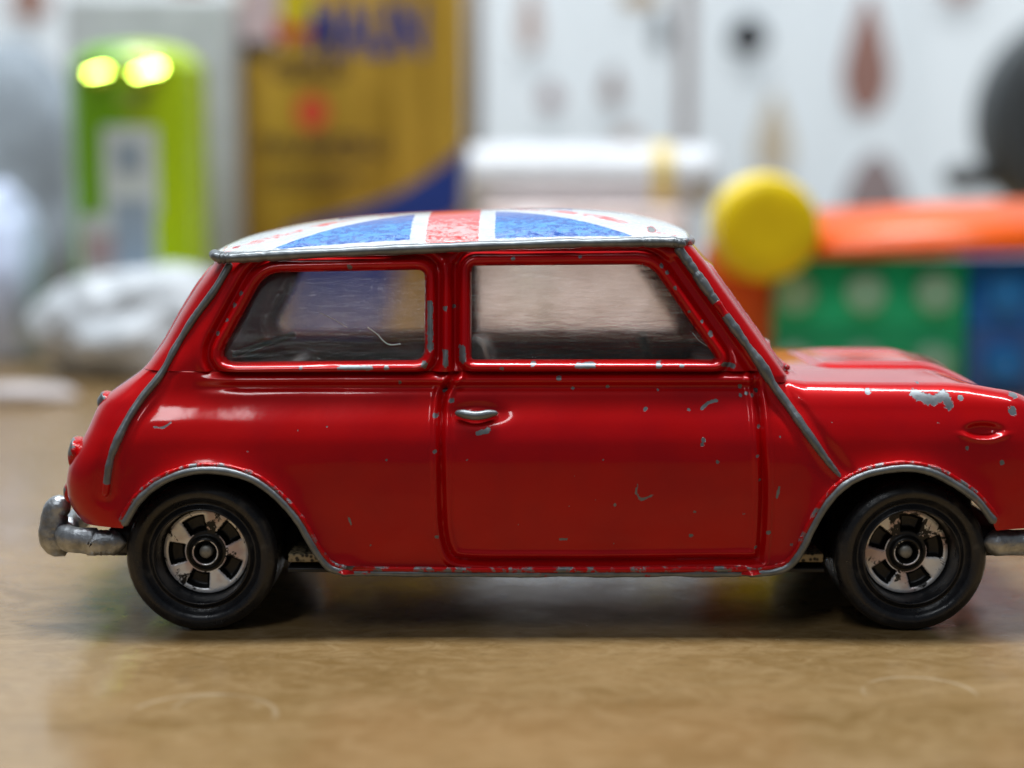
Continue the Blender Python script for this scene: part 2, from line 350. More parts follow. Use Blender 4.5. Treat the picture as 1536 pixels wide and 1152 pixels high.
# paint chips measured on the near flank: (x, y, radius) or ([points], radius)
chips = [(362,440,5),(352,457,5),(342,480,4),(327,500,5),(452,552,4),([(510,551),(557,551)],4.5),(580,551,5),(637,546,7),([(645,455),(646,522)],6),(668,462,5),(681,460,4),
 ([(668,527),(669,546)],6),([(693,522),(694,540)],7),(600,573,4),(753,552,4),(800,545,6),([(866,548),(890,547)],6),(988,547,7),(1022,548,5),([(1085,546),(1100,549)],5),(1065,500,6),(1052,482,4),(1033,467,3),
 (992,398,4.5),(1000,408,5),(1012,432,4),(838,567,5),(987,585,3),(968,613,5),(1033,615,4),([(1053,613),(1062,604),(1075,601)],3.2),(1055,660,5),(1053,667,4),(1076,693,4),(922,757,3.5),(1036,803,4.5),(1042,768,3),
 (1116,770,3),([(956,727),(954,740),(962,750),(979,743)],2.2),([(840,809),(850,809)],2.2),([(1169,730),(1165,747)],2.4),(1187,815,4),(1152,798,4.5),(653,623,6),(677,600,6),(652,677,5),(655,805,4),([(717,650),(733,645)],5),
 (1111,593,4),(1120,590,4),(1128,592,4),([(1374,592),(1398,601),(1418,594),(1424,607)],10),(1382,575,4),(1304,588,6),(1442,597,6),(1519,617,9),(1524,590,9),(1451,672,4),(1504,694,4.5),(1407,634,2.5),(257,498,5),
 (232,640,2),([(232,641),(245,642),(256,634)],2),([(522,775),(527,787)],2),(556,818,3),(372,677,2),(580,690,2.5),(700,690,2),(490,640,2),(905,690,2),(1170,655,2.5),(1138,640,4),(1136,684,4),(1140,720,3),(1133,820,4),(700,375,3),(525,400,5),(870,385,4),(770,388,4),(1225,775,4),(1110,580,5),(860,583,4),(912,580,4)]
for _ in range(16): chips.append((rng.uniform(230, 1500), rng.uniform(590, 840), rng.uniform(1.0, 1.7)))
def chipfield(X, Z):
    out = np.zeros(X.shape)
    for c in chips:
        if len(c) == 2: P = side(c[0]); r = .74*c[1]*PX
        else: P = side([(c[0], c[1])]*2); P[1, 0] += 1e-4; r = .74*c[2]*PX
        lo, hi = P.min(0)-2*r, P.max(0)+2*r
        s = (X > lo[0]) & (X < hi[0]) & (Z > lo[1]) & (Z < hi[1])
        if s.any(): out[s] = np.maximum(out[s], np.clip(1.05-seg_dist(X[s], Z[s], P)/(1.7*r), 0, 1))
    return out
handle_px = (715, 621)
HC = side([handle_px])[0]; IC = side([(1476, 646)])[0]
def relief_tub(X, Z):
    R = np.zeros(X.shape)
    x0, x1 = side([(262, 570)])[0][0], side([(1143, 570)])[0][0]
    zb = lambda py: np.interp(X, *side([(262, py), (700, py), (1143, py)]).T)
    m = np.clip((X-x0-.1)/.25, 0, 1)*np.clip((x1-X)/.05, 0, 1)
    R += m*(.020*g(Z-zb(570), .022) - .022*g(Z-zb(581), .024) - .030*g(Z-zb(557), .020))
    d = seg_dist(X, Z, door_line)
    R += .014*g(d-.038, .013) - .027*g(d, .017)
    da = np.minimum(seg_dist(X, Z, arch_r), seg_dist(X, Z, arch_f)); R += .052*np.exp(-da/.055)
    R += .030*np.exp(-seg_dist(X, Z, sill)/.04)
    R -= .016*g(seg_dist(X, Z, seam_f)-.055, .03) + .010*g(seg_dist(X, Z, seam_r)-.05, .03)
    q = np.hypot((X-HC[0])/.15, (Z-HC[1])/.055); R -= .022*g(q-.6, .55)
    q = np.hypot((X-IC[0])/.095, (Z-IC[1])/.038); R += -.038*np.exp(-q**4) + .014*g(q-1.3, .3)*np.clip((IC[1]-Z)/.03, 0, 1)
    zs = side([(1300, 668)])[0][1]; mf = np.clip((X-side([(1230, 660)])[0][0])/.3, 0, 1); R -= .010*mf/(1+np.exp((Z-zs)/.04))
    R += .0016*np.sin(X*5.1+1)*np.sin(Z*7.3+.4) + .0010*np.sin(X*11.7-Z*6.)
    return R
bp1 = side([(668, 396), (669, 556)]); bp0 = side([(655, 396), (655, 535)]); bp2 = side([(681, 396), (681, 556)])
apx = side([(1012, 392), (1128, 556)])
def relief_cab(X, Z):
    a, b = sdf(X, Z, WR), sdf(X, Z, WD); R = np.zeros(X.shape)
    for s in (a, b):
        R += .034*g(s-.036, .026) - .030*g(s-.083, .022)
    R += .016*g(a-.125, .03)
    R += .022*g(seg_dist(X, Z, bp1), .018) - .02*g(seg_dist(X, Z, bp2), .012) - .015*g(seg_dist(X, Z, bp0), .012)
    R -= .035*g(seg_dist(X, Z, apx), .03)
    R -= .02*np.exp(-(GZ(X)-Z)/.03)
    ins = np.minimum(a, b); R = np.where(ins < 0.008, R*0 - .05*np.clip((.008-ins)/.012, 0, 1)+.012, R)
    return R

# ------------------------------------------------------------------ wrap-round patches (rear centre -> flank -> front centre)
def patch(xr, xf, B, T, Rr, Rf, rows, nR, nS, nF, rT, crownR=.05, crownF=.06):
    v = np.linspace(0, 1, rows)[:, None]
    x0 = xr(np.array([B(np.array([-2.]))[0]]))[0]+Rr; x1 = xf(np.array([B(np.array([2.9]))[0]]))[0]-Rf
    u = np.linspace(0, 1, nS); X0 = x0+(x1-x0)*u
    zB, zT = B(X0), T(X0)
    for _ in range(3):
        pass
    xb = X0.copy()
    for _ in range(60):
        xb = .7*xb+.3*(X0+(xr(zB)+Rr-x0)*(1-u)**3+(xf(zB)-Rf-x1)*u**3); zB = B(xb)
    r = rT(X0); vs = .84
    def rowsz(zB, zT, r):
        z = np.where(v < vs, zB+(zT-r-zB)*(v/vs), zT-r+r*np.sin((v-vs)/(1-vs)*math.pi/2))
        ins = np.where(v < vs, 0, r*(1-np.cos(np.clip((v-vs)/(1-vs), 0, 1)*math.pi/2))); return z, ins
    z, ins = rowsz(zB[None], zT[None], r[None])
    wr, wf = (1-u)**3, u**3
    X = X0[None]+(xr(z)+Rr-x0)*wr+(xf(z)-Rf-x1)*wf
    for _ in range(2):
        zT = T(X[-1]); z, ins = rowsz(zB[None], zT[None], r[None]); X = X0[None]+(xr(z)+Rr-x0)*wr+(xf(z)-Rf-x1)*wf
    H = HW(z)-ins
    sideP = np.stack([X, -H, z], -1)
    def endcap(col, sgn, R, xe, n, crown, rtop):
        zc = col[:, 2]; W0 = -col[:, 1]; a = np.linspace(0, math.pi/2, 22)[None]
        xe_ = (col[:, 0]+sgn*R)[:, None]
        cx = xe_-sgn*R*(1-np.cos(a)); cy = -(W0-R)[:, None]-R*np.sin(a)
        yy = np.linspace(0, 1, n)[None, :-1]; ey = -(W0-R)[:, None]*yy; ex = xe_+sgn*crown*(1-yy**2)+0*ey
        zb0, zt0 = zc[0], zc[-1]; zcol = B(cx[0]); zcol = np.where(np.isfinite(zcol), zcol, zb0)
        z2 = zt0-(zt0-zc[:, None])*(zt0-zcol[None])/(zt0-zb0)
        xe2 = xe_ if xe is None else xe(z2); cx = xe2-sgn*R*(1-np.cos(a)); cy = -(HW(z2)-(HW(zc)-W0)[:, None]-R)-R*np.sin(a)
        top = (np.clip((v-vs)/(1-vs), 0, 1)**2)*rtop          # roll the top edge inwards too
        ex = ex-sgn*top; cx = cx-sgn*top*np.cos(a)
        P = np.concatenate([np.stack([ex, ey, 0*ex+zc[:, None]], -1), np.stack([cx, cy, z2], -1)], 1)
        return P[:, :-1]
    A = endcap(sideP[:, 0], -1, Rr, xr, nR, crownR, r[0]*.5); C = endcap(sideP[:, -1], 1, Rf, xf, nF, crownF, r[-1]*.6)[:, ::-1]
    return np.concatenate([A, sideP, C], 1), A.shape[1], nS
def both_sides(P):                                            # closed ring: near half + mirrored far half
    Q = P[:, ::-1].copy(); Q[..., 1] *= -1
    return P, Q

car = empty('toy_car', (0, 0, 0), 'small red die-cast toy car with flag roof, chipped paint and black wheels', 'toy car')

# lower body
Pt, a0, nS = patch(XR, XFt, BZ, TZ, .27, .30, 150, 34, 520, 34, lambda x: .004+.126*np.clip((x-1.42)/.15, 0, 1))
X, Z = Pt[..., 0], Pt[..., 2]
mask = np.zeros(X.shape); mask[:, a0-10:a0+nS+12] = 1
vv = np.linspace(0, 1, 150)[:, None]; soft = np.clip((1-vv)/.12, 0, 1)*0+1
rel = relief_tub(X, Z)*mask*np.where(X > 1.5, np.clip((1.0-vv)/.16, 0, 1), 1)
wearN = chipfield(X, Z)*mask
far = Pt.copy(); far[..., 1] *= -1
Pt[..., 1] -= rel; far[..., 1] += rel
def nose(P):
    k = .20*np.clip((P[..., 0]-2.47)/.5, 0, 1.2)**1.5; s_ = np.clip(1-np.abs(P[..., 1]/1.17)**2.6, 0, 1)
    P[..., 2] -= k*s_*np.clip((P[..., 2]-.9)/.45, 0, 1)
nose(Pt); nose(far)
def split_quads(P, sel_poly, flip, wear, names, mats):
    nr, nc = P.shape[:2]; Fq = gridfaces(nr, nc, 0, flip); V = P.reshape(-1, 3)
    c = V[Fq].mean(1); ins = inside(c[:, 0], c[:, 2], sel_poly) & (abs(c[:, 1]) > .9)
    col = (Fq[:, 0] % nc); ins &= (col > a0) & (col < a0+nS)
    link(names[0], mesh_np(names[0], V, Fq[~ins], {'wear': wear.ravel()}), mats, car)
    return link(names[1], mesh_np(names[1], V, Fq[ins], {'wear': wear.ravel()}), mats, car)
dpoly = np.vstack([door_line, [[door_line[-1][0], 3], [door_line[0][0], 3]]])
door_near = split_quads(Pt, dpoly, False, wearN, ('body_side', 'door'), M['paint'])
door_far = split_quads(far, dpoly, True, wearN*0, ('body_side', 'door'), M['paint'])

# cabin with window openings
base_cab = lambda x: np.interp(x, *side([(150, 557), (1140, 557), (1165, 574), (1250, 578)]).T)
Pc, c0, nC = patch(XR, XFg, base_cab, GZ, .26, .12, 110, 60, 430, 60, lambda x: .012+0*x, .05, .07)
def window_cut(P, c0, nS):
    X, Z, Y = P[..., 0], P[..., 2], P[..., 1]
    cols = np.arange(P.shape[1])[None]+0*X
    sidem = (cols >= c0) & (cols < c0+nS)
    s = np.full(X.shape, 9.)
    for poly in (WR, WD): s = np.minimum(s, sdf(X, Z, poly))
    # rear and front screens in (y, z)
    zc, zh = 1.80, .235
    q = np.hypot(np.maximum(abs(Y)-.62, 0), np.maximum(abs(Z-zc)-zh+.1, 0))-.1
    s2 = np.where(cols < c0-21, q, 9.)
    zc, zh = 1.79, .26
    q = np.hypot(np.maximum(abs(Y)-.78, 0), np.maximum(abs(Z-zc)-zh+.06, 0))-.06
    s3 = np.where(cols >= c0+nS+20, q, 9.)
    return s, np.minimum(s2, s3)
sA, sB = window_cut(Pc, c0, nC)
e_ = .002
for _ in range(2):
    Q = Pc.copy(); Q[..., 0] += e_; gx_ = (window_cut(Q, c0, nC)[0]-sA)/e_
    Q = Pc.copy(); Q[..., 2] += e_; gz_ = (window_cut(Q, c0, nC)[0]-sA)/e_
    near_ = (np.abs(sA+.004) < .0055) & (np.arange(Pc.shape[1])[None] >= c0) & (np.arange(Pc.shape[1])[None] < c0+nC)
    st_ = np.where(near_, -(sA+.004), 0); Pc[..., 0] += st_*gx_; Pc[..., 2] += st_*gz_; sA, sB = window_cut(Pc, c0, nC)
relc = relief_cab(Pc[..., 0], Pc[..., 2]); cols = np.arange(Pc.shape[1])[None]+0*relc
sm = ((cols >= c0-6) & (cols < c0+nC+6))*1.
relc *= sm; wc = chipfield(Pc[..., 0], Pc[..., 2])*sm
cut = np.where(sm > 0, sA, sB)
farc = Pc.copy(); farc[..., 1] *= -1; Pc[..., 1] -= relc; farc[..., 1] += relc
# ridge round the screens
rr = .02*g(np.where(sm > 0, 9, sB)-.03, .02)
sg = np.where(cols < c0, -1, 1); Pc[..., 0] += sg*rr; farc[..., 0] += sg*rr
for P, fl, w in ((Pc, False, wc), (farc, True, wc*0)):
    Fq = gridfaces(P.shape[0], P.shape[1], 0, fl); cc = cut.ravel()[Fq].mean(1); ok = cc > -.0045
    link('cabin_side', mesh_np('cabin_side', P.reshape(-1, 3), Fq[ok], {'wear': w.ravel()}), M['paint'], car)

# bonnet: spans between the two shoulder lines
def span(row, n, crown, prof):
    """row: near edge points (m,3), y<0; crown profile across"""
    t = np.linspace(-1, 1, n)[None]; P = np.repeat(row[:, None], n, 1); P[..., 1] = -row[:, None, 1]*t
    P[..., 2] += crown(P[..., 0], t)*prof(t); return P
edge = Pt[-1]; es = edge[edge[:, 0] > side([(1120, 556)])[0][0]]
es = es[np.abs(es[:, 1]) > 1e-4]
lidc = UZ(1231, 564, 1.40); lidy = abs(float(lidc[1])); lidx = float(lidc[0])
xend = es[:, 0].max()
es = es.copy(); zl = np.interp(es[:, 0], TP[:, 0], TP[:, 1]); es[:, 2] = np.where(es[:, 0] > 2.3, zl.clip(es[:, 2], 9), es[:, 2])
def crown_h(x, t): return .034*np.clip((xend-x)/.5, 0, 1)**.6
Ph = span(es, 120, crown_h, lambda t: (1-np.abs(t)**2.6))
nose(Ph)
s = np.hypot(np.maximum(lidx+.12-Ph[..., 0], 0), np.maximum(abs(Ph[..., 1])-(lidy-.12), 0))-.12
Ph[..., 2] += .018/(1+np.exp(s/.012)) - .012*g(s-.03, .02)
Ph[..., 2] += .014*g(abs(Ph[..., 1])-.42, .03)*np.clip((Ph[..., 0]-lidx)/.2, 0, 1)
chh = np.zeros(Ph.shape[:2])
for px, py, r in ((1190, 536, 5), (1262, 535, 3)):
    cx, cy = UZ(px, py, 1.42); chh = np.maximum(chh, np.clip(1-np.hypot(Ph[..., 0]-cx, (Ph[..., 1]-cy)*.5)/(r*PX*1.6), 0, 1))
link('bonnet', mesh_np('bonnet', Ph.reshape(-1, 3), gridfaces(*Ph.shape[:2], 0, True), {'wear': chh.ravel()}), M['paint'], car)

# roof
eg = Pc[-1].copy(); eg = eg[::2]; eg = eg[np.abs(eg[:, 1]) > 1e-4]
xa, xb_ = eg[:, 0].min(), eg[:, 0].max()
eg[:, 1] = np.sign(eg[:, 1])*(np.abs(eg[:, 1])+.012)
xm = (xa+xb_)/2; hl = (xb_-xa)/2
def crown_r(x, t): return .190*(1-np.clip(np.abs((x-xm-.02)/hl), 0, 1)**3.2)**.62
Pr = span(eg, 200, crown_r, lambda t: (1-np.abs(t)**2.6)**.72)
Pr[..., 2] += .012
t = np.linspace(-1, 1, 200)[None]+0*Pr[..., 0]
xs0 = float(side([(678, 366)])[0][0]); u_ = (Pr[..., 0]-xs0); yv = Pr[..., 1]
A_, B_ = 1.27, .92
cw, cr = .245, .152
qx, qy = np.abs(u_), np.abs(yv)
dcross = np.minimum(qx-cw, qy-.22); rcross = np.minimum(qx-cr, qy-.13)
dd = (qx*B_-qy*A_)/math.hypot(A_, B_)                # distance from the diagonal
field = np.minimum(np.minimum(qx-cw, qy-.22), np.minimum(np.abs(dd)-.14, .925-qy)); 
tip = np.where(dd > 0, np.minimum((xs0+hl*.5)-Pr[..., 0], Pr[..., 0]-(xs0-hl*.5)), 1.); field = np.minimum(field, tip)
field = np.minimum(field, (-Pr[..., 1]*0+.925)-qy)
reda = -rcross; redd = np.minimum(np.minimum(.045-np.abs(dd-.03), qx-cw), qy-.22)
dred = np.maximum(reda, redd)
wr_ = np.zeros(t.shape)
for px, py, r in ((328, 374, 7), (345, 372, 5), (352, 371, 6), (375, 352, 6), (383, 349, 5), (398, 346, 5)):
    p = side([(px, py)])[0]; wr_ = np.maximum(wr_, .46*np.clip(1.2-np.hypot(Pr[..., 0]-p[0], Pr[..., 2]-p[1])/(r*PX*1.2), 0, 1)*(Pr[..., 1] < 0))
edgeR = np.clip(1-(1-np.abs(t))*np.abs(eg[:, 1])[:, None]/.03, 0, 1)*.46
p = side([(980, 345)])[0]; wr_ = np.maximum(wr_, .75*np.clip(1.3-np.hypot((Pr[..., 0]-p[0])*.6, Pr[..., 2]-p[1])/.022, 0, 1)*(Pr[..., 1] < 0))
wr_ = np.maximum(wr_, edgeR)
keep = np.where(reda > redd, .3, -0.04)
scf = g(np.abs(yv)-.80, .28)
roof = link('roof', mesh_np('roof', Pr.reshape(-1, 3), gridfaces(*Pr.shape[:2], 0, True), {'d_blue': field.ravel(), 'd_red': dred.ravel(), 'wear': wr_.ravel(), 'keep': keep.ravel(), 'scuff': scf.ravel()}), M['roof'], car)

# surface lookup for beads on the near flank
def ysurf(P, R=.30):
    x, z = P[:, 0], P[:, 1]; a = np.clip(R-(x-XR(z)), 0, R*.98)
    return -(HW(z)-(R-np.sqrt(R*R-a*a)))
def bead(name, P2, r, lift, wear, parent, jit=.10, R=.30, mat='bead', sq=(1, 1)):
    y = ysurf(P2, R)-lift; P3 = np.stack([P2[:, 0], y, P2[:, 1]], 1)
    V, Fc, a = tube(P3, r, 10, wear, jitter=jit, squash=sq)
    if np.ndim(wear) == 0 and wear < 1: pass
    o = link(name, mesh_np(name, V, Fc, a), M[mat], parent); tag(o)
    V2 = mirror(V); link(name, mesh_np(name, V2, Fc[:, ::-1], {'wear': a['wear']*.0+.2}), M[mat], parent)
    return o
def dens(P, n=4):
    P = np.asarray(P); t = np.arange(len(P)); tt = np.linspace(0, len(P)-1, (len(P)-1)*n+1)
    return np.stack([np.interp(tt, t, P[:, k]) for k in range(P.shape[1])], 1)
sr = dens(seam_r, 2); pz = np.linspace(0, 1, len(sr))
yr = np.minimum(ysurf(sr, .30), 0); 
Rblend = np.where(sr[:, 1] > 1.42, .26, .27)
def ysurfR(P, R):
    x, z = P[:, 0], P[:, 1]; a = np.clip(R-(x-XR(z)), 0, R*.98); return -(HW(z)-(R-np.sqrt(R*R-a*a)))
Rb = np.convolve(np.pad(Rblend, 20, mode='edge'), np.ones(41)/41, 'valid')
P3 = np.stack([sr[:, 0], ysurfR(sr, Rb)-.012, sr[:, 1]], 1)
V, Fc, a = tube(P3, .021, 10, np.where(pz < .96, .75, .35), jitter=.09)
link('seam_bead', mesh_np('seam_bead', V, Fc, a), M['bead'], car); link('seam_bead', mesh_np('seam_bead', mirror(V), Fc[:, ::-1], {'wear': a['wear']*0+.2}), M['bead'], car)
sf = dens(seam_f, 2); pf = np.linspace(0, 1, len(sf))
wf = np.where(g(pf-.29, .035) > .5, .30, .72)
P3 = np.stack([sf[:, 0], -HW(sf[:, 1])-.014+.012*pf, sf[:, 1]], 1)
V, Fc, a = tube(P3, np.interp(pf, [0, .3, .5, .7, 1], [.028, .026, .026, .024, .014]), 10, wf, jitter=.16)
link('seam_bead', mesh_np('seam_bead', V, Fc, a), M['bead'], car); link('seam_bead', mesh_np('seam_bead', mirror(V), Fc[:, ::-1], {'wear': a['wear']*0+.2}), M['bead'], car)
for A in (arch_r, arch_f):
    Pd = dens(A, 2); bead('wheel_arch_lip', Pd, .022, .045, .72, car, .06)
Ps = dens(sill, 40); bead('sill_lip', Ps, .020, .030, .66, car, .14)
# upper, half-bare edge of the sill and arches: thin painted bead with scattered bare spots
full = np.vstack([arch_r, sill[1:-1], arch_f[1:]]); full = dens(full, 3)
nrm = np.gradient(full, axis=0); nrm = np.stack([-nrm[:, 1], nrm[:, 0]], 1); nrm /= np.linalg.norm(nrm, axis=1)[:, None]+1e-9
bead('sill_ridge', full+nrm*.026, .016, .038, .44, car, .12)
# roof gutter
gp = dens(side([(320, 383), (332, 387), (345, 387), (450, 381), (560, 376), (700, 370), (850, 365), (960, 363), (1010, 363), (1022, 366)]), 24)
P3 = np.stack([gp[:, 0], -(HW(gp[:, 1])+.028), gp[:, 1]], 1)
e = np.linspace(0, 1, len(gp)); P3[:, 1] += .16*np.clip(.05-e, 0, 1)/.05*.6
V, Fc, a = tube(P3, .029, 12, .80, jitter=.13, squash=(1, 1.2))
link('roof_gutter', mesh_np('roof_gutter', V, Fc, a), M['bead'], car); link('roof_gutter', mesh_np('roof_gutter', mirror(V), Fc[:, ::-1], {'wear': a['wear']*0+.3}), M['bead'], car)
for sgn in (0, -1):
    row = Pc[-1, :c0-2] if sgn == 0 else Pc[-1, c0+nC+2:]
    row = row[row[:, 1] < -1e-4]; row = np.vstack([row, mirror(row)[::-1]]) if sgn == -1 else np.vstack([row[::-1], mirror(row)])
    V, Fc, a = tube(row[::3]+np.array([-.01 if sgn == 0 else .01, 0, .0]), .022, 10, .6, jitter=.1)
    link('roof_gutter', mesh_np('roof_gutter', V, Fc, a), M['bead'], car)
# door handles
for sgn, dn in ((-1, door_near), (1, door_far)):
    hp = np.array([[HC[0]-.108+q, sgn*(HW(HC[1])+.012+.018*math.sin(math.pi*min(1, q/.2))), HC[1]+.006*math.cos(q*30)] for q in np.linspace(0, .215, 14)])
    V, Fc, a = tube(hp, np.interp(np.linspace(0, 1, 14), [0, .15, .8, 1], [.018, .026, .025, .015]), 12, .70 if sgn < 0 else .2, jitter=.05)
    link('door_handle', mesh_np('door_handle', V, Fc if sgn < 0 else Fc, a), M['bead'], dn)

# glazing
def pane(name, poly, off, mat, sgn, nx=60):
    lo, hi = poly.min(0), poly.max(0); xs = np.linspace(lo[0]-.03, hi[0]+.03, nx); zs = np.linspace(lo[1]-.03, hi[1]+.03, 30)
    Xg, Zg = np.meshgrid(xs, zs); sd = sdf(Xg, Zg, poly); Y = sgn*(HW(Zg)-off)
    V = np.stack([Xg, Y, Zg], -1).reshape(-1, 3); Fq = gridfaces(30, nx, 0, sgn > 0); ok = sd.ravel()[Fq].min(1) < .02
    return link(name, mesh_np(name, V, Fq[ok]), mat, car)
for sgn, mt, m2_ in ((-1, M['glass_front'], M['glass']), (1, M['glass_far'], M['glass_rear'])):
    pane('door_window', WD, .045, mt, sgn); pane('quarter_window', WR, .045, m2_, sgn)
def screen(name, xfun, sgn, yh, z0, z1, bow):
    ys = np.linspace(-yh, yh, 30); zs = np.linspace(z0, z1, 16); Yg, Zg = np.meshgrid(ys, zs)
    Xg = xfun(Zg)+sgn*(bow*(1-(Yg/yh)**2)-.02)
    return link(name, mesh_np(name, np.stack([Xg, Yg, Zg], -1).reshape(-1, 3), gridfaces(16, 30, 0, sgn < 0)), M['glass'], car)
screen('rear_screen', XR, -1, .74, 1.54, 2.06, .05); screen('windscreen', XFg, 1, .86, 1.5, 2.07, .07)

# interior: tub, seats, shelf, steering wheel
xi0, xi1 = side([(200, 600)])[0][0]+.1, side([(1165, 600)])[0][0]
def bx(name, lo, hi, bev, mat, parent=car): return bevbox(name, lo, hi, bev, mat, parent)
bx('interior_floor', (xi0, -1.08, .90), (xi1, 1.08, .96), .02, M['interior'])
for s_ in (-1, 1):
    bx('door_card', (xi0+.15, min(s_*1.07, s_*1.13), .9), (xi1-.05, max(s_*1.07, s_*1.13), 1.40), .02, M['interior'])
bx('dashboard', (xi1-.28, -1.05, .9), (xi1-.02, 1.05, 1.44), .06, M['interior'])
bx('parcel_shelf', (xi0+.08, -1.05, .9), (xi0+.55, 1.05, 1.36), .05, M['interior'])
def seat(x, y, w, h=1.5):
    sx, _ = side([(x, 600)])[0]
    st = bpy.data.objects.new('seat', None); S.collection.objects.link(st); st.parent = car
    bevbox('seat_cushion', (sx, y-w, .92), (sx+.55, y+w, 1.1), .07, M['seat'], st)
    o = bevbox('seat_back', (-.07, y-w, 0), (.07, y+w, h-.95), .06, M['seat'], st); o.location = (sx+.02, 0, .98); o.rotation_euler = (0, -.28, 0)
seat(745, -.52, .30, 1.62); seat(745, .52, .30, 1.52)
sx = side([(430, 600)])[0][0]; st = bpy.data.objects.new('rear_bench', None); S.collection.objects.link(st); st.parent = car
bevbox('seat_cushion', (sx, -.95, .92), (sx+.5, .95, 1.08), .07, M['seat'], st); o = bevbox('seat_back', (-.07, -.95, 0), (.07, .95, .50), .06, M['seat'], st); o.location = (sx, 0, .95); o.rotation_euler = (0, -.35, 0)
th = np.linspace(0, 2*math.pi, 40, endpoint=False); swx = side([(1010, 600)])[0][0]
ring = np.stack([swx-.10*np.sin(th)*.5, .5+.2*np.cos(th), 1.38+.19*np.sin(th)], 1)
swp = add('steering_wheel', tube(ring, .022, 8, closed=True), M['seat'], car)
col = np.array([[swx, .5, 1.38], [swx+.3, .5, 1.2]]); add('steering_column', tube(dens(col, 4), .02, 8), M['seat'], swp)
# pale bar added for the diagonal light streak in the quarter window
p0, p1 = U(352, 531, -.7), U(440, 502, -.2)
add('streak_bar', tube(dens(np.array([[p0[0], -.7, p0[1]], [p1[0], -.2, p1[1]]]), 8), .018, 8), simple('pale_streak', (.16, .16, .14), .4), car)

for pts_, w_ in (([(551, 492), (558, 497), (566, 503), (574, 512), (584, 518), (600, 517)], .004), ([(479, 470), (500, 480), (520, 492)], .002), ([(1040, 500), (1050, 512), (1062, 520)], .002)):
    q_ = side(catmull(pts_, 4)); add('lint', tube(np.stack([q_[:, 0], -HW(q_[:, 1])+.035, q_[:, 1]], 1), w_, 6), simple('lint_fibre', (.5, .5, .5), .7), car)
# chassis
ch = bx('chassis', (side([(190, 800)])[0][0], -.70, .30), (side([(1500, 800)])[0][0], .70, .60), .03, M['under'])
for x0_, x1_ in ((425, 520), (1172, 1245)):
    lo, hi = side([(x0_, 850)])[0][0], side([(x1_, 850)])[0][0]
    bevbox('running_board', (lo, -1.06, .375), (hi, 1.06, .425), .008, M['dust_glint'], ch)
    bevbox('step_plate', (lo, -1.10, .325), (hi, 1.10, .350), .006, M['black'], ch)
for px_ in (303, 1365):
    wx = U(px_, 830, -1.2)[0]
    bevbox('wheel_well', (wx-.50, -.70, .45), (wx+.50, .70, .89 if px_ < 700 else 1.06), .05, M['under'], ch)
for x0_, x1_, n_ in ((150, 215, 0), (1465, 1530, 1)):
    lo, hi = side([(x0_, 820)])[0][0], side([(x1_, 820)])[0][0]
    bevbox('bumper_bracket', (lo, -1.13, .42), (hi, 1.13, .60), .05, M['black'], ch)

# wheels
def rimdisc(rot, bad):
    nr, na = 44, 300; rs = np.linspace(.001, .262, nr)[:, None]; an = (np.arange(na)/na*2*math.pi)[None]
    R_, A_ = rs+0*an, an+0*rs
    k = np.round((A_-rot)/(2*math.pi/5)); da = (A_-rot)-k*2*math.pi/5
    win = np.maximum(np.abs(R_-.172)-.040, np.abs(da)*R_-.055-(R_-.172)*.20)      # <0 inside an opening
    dep = .055*(1/(1+np.exp((win)/.003)))
    hub = np.where(R_ < .062, .05, np.where(R_ < .092, -.028, 0.))
    s_ = lambda a, b: 1/(1+np.exp(-(R_-a)/b))
    hub = .055*(1-s_(.058, .003)) - .028*s_(.058, .003)*(1-s_(.09, .004))
    D = dep+hub+.01*s_(.243, .004)
    V = np.stack([R_*np.cos(A_), D, R_*np.sin(A_)], -1)
    i, j = np.meshgrid(np.arange(nr-1), np.arange(na), indexing='ij'); j2 = (j+1) % na
    Fq = np.stack([(i*na+j).ravel(), (i*na+j2).ravel(), ((i+1)*na+j2).ravel(), ((i+1)*na+j).ravel()], 1)
    blk = (win < .004) | (R_ < .066) | ((R_ > .078) & (R_ < .112)) | (R_ > .247)
    w = np.where(blk, 1., 0.) + bad*np.clip(np.cos(A_-1.45), 0, 1)*.22 + .05*((R_ < .13)*1.)
    return V.reshape(-1, 3), Fq, {'wear': w.ravel()}
TR = .434
prof = [(.255, .18), (.262, .07), (.272, .018), (.288, .030), (.305, .048), (.325, .034), (.345, .008), (.375, .0), (.395, .008), (.416, .022), (.429, .042), (TR, .085), (TR, .38), (.43, .42), (.40, .45), (.25, .46)]
prof = catmull(prof, 4)
tv, tf, ta = lathe(prof, 128); tyre_me = mesh_np('tyre', tv, tf[:, ::-1], ta); tyre_me.materials.append(M['tyre']); tyre_me.polygons.foreach_set('use_smooth', np.ones(len(tyre_me.polygons), bool))
first = None
for (px_, py_, s_, rot, bad) in ((301, 830, -1, math.radians(39), .15), (1369, 829, -1, math.radians(9), .62), (301, 830, 1, .4, .1), (1369, 829, 1, .9, .1)):
    wx = float(U(px_, py_, -1.2)[0])
    w = bpy.data.objects.new('wheel', None); S.collection.objects.link(w); w.parent = car; w.location = (wx, -1.205 if s_ < 0 else 1.205, TR)
    if s_ > 0: w.rotation_euler = (0, 0, math.pi)
    t_ = bpy.data.objects.new('tyre', tyre_me); S.collection.objects.link(t_); t_.parent = w
    r_ = add('rim', rimdisc(rot, bad), M['rim'], w); r_.location = (0, .165, 0)
    V, Fc, a = lathe([(.0005, .150), (.030, .152), (.038, .160), (.04, .3)], 24); add('axle_pin', (V, Fc, a), M['pin'], w)
for px_ in (301, 1369):
    wx = float(U(px_, 830, -1.2)[0]); add('axle', tube(np.array([[wx, -1.0, TR], [wx, 0, TR], [wx, 1.0, TR]]), .03, 10), M['pin'], car)

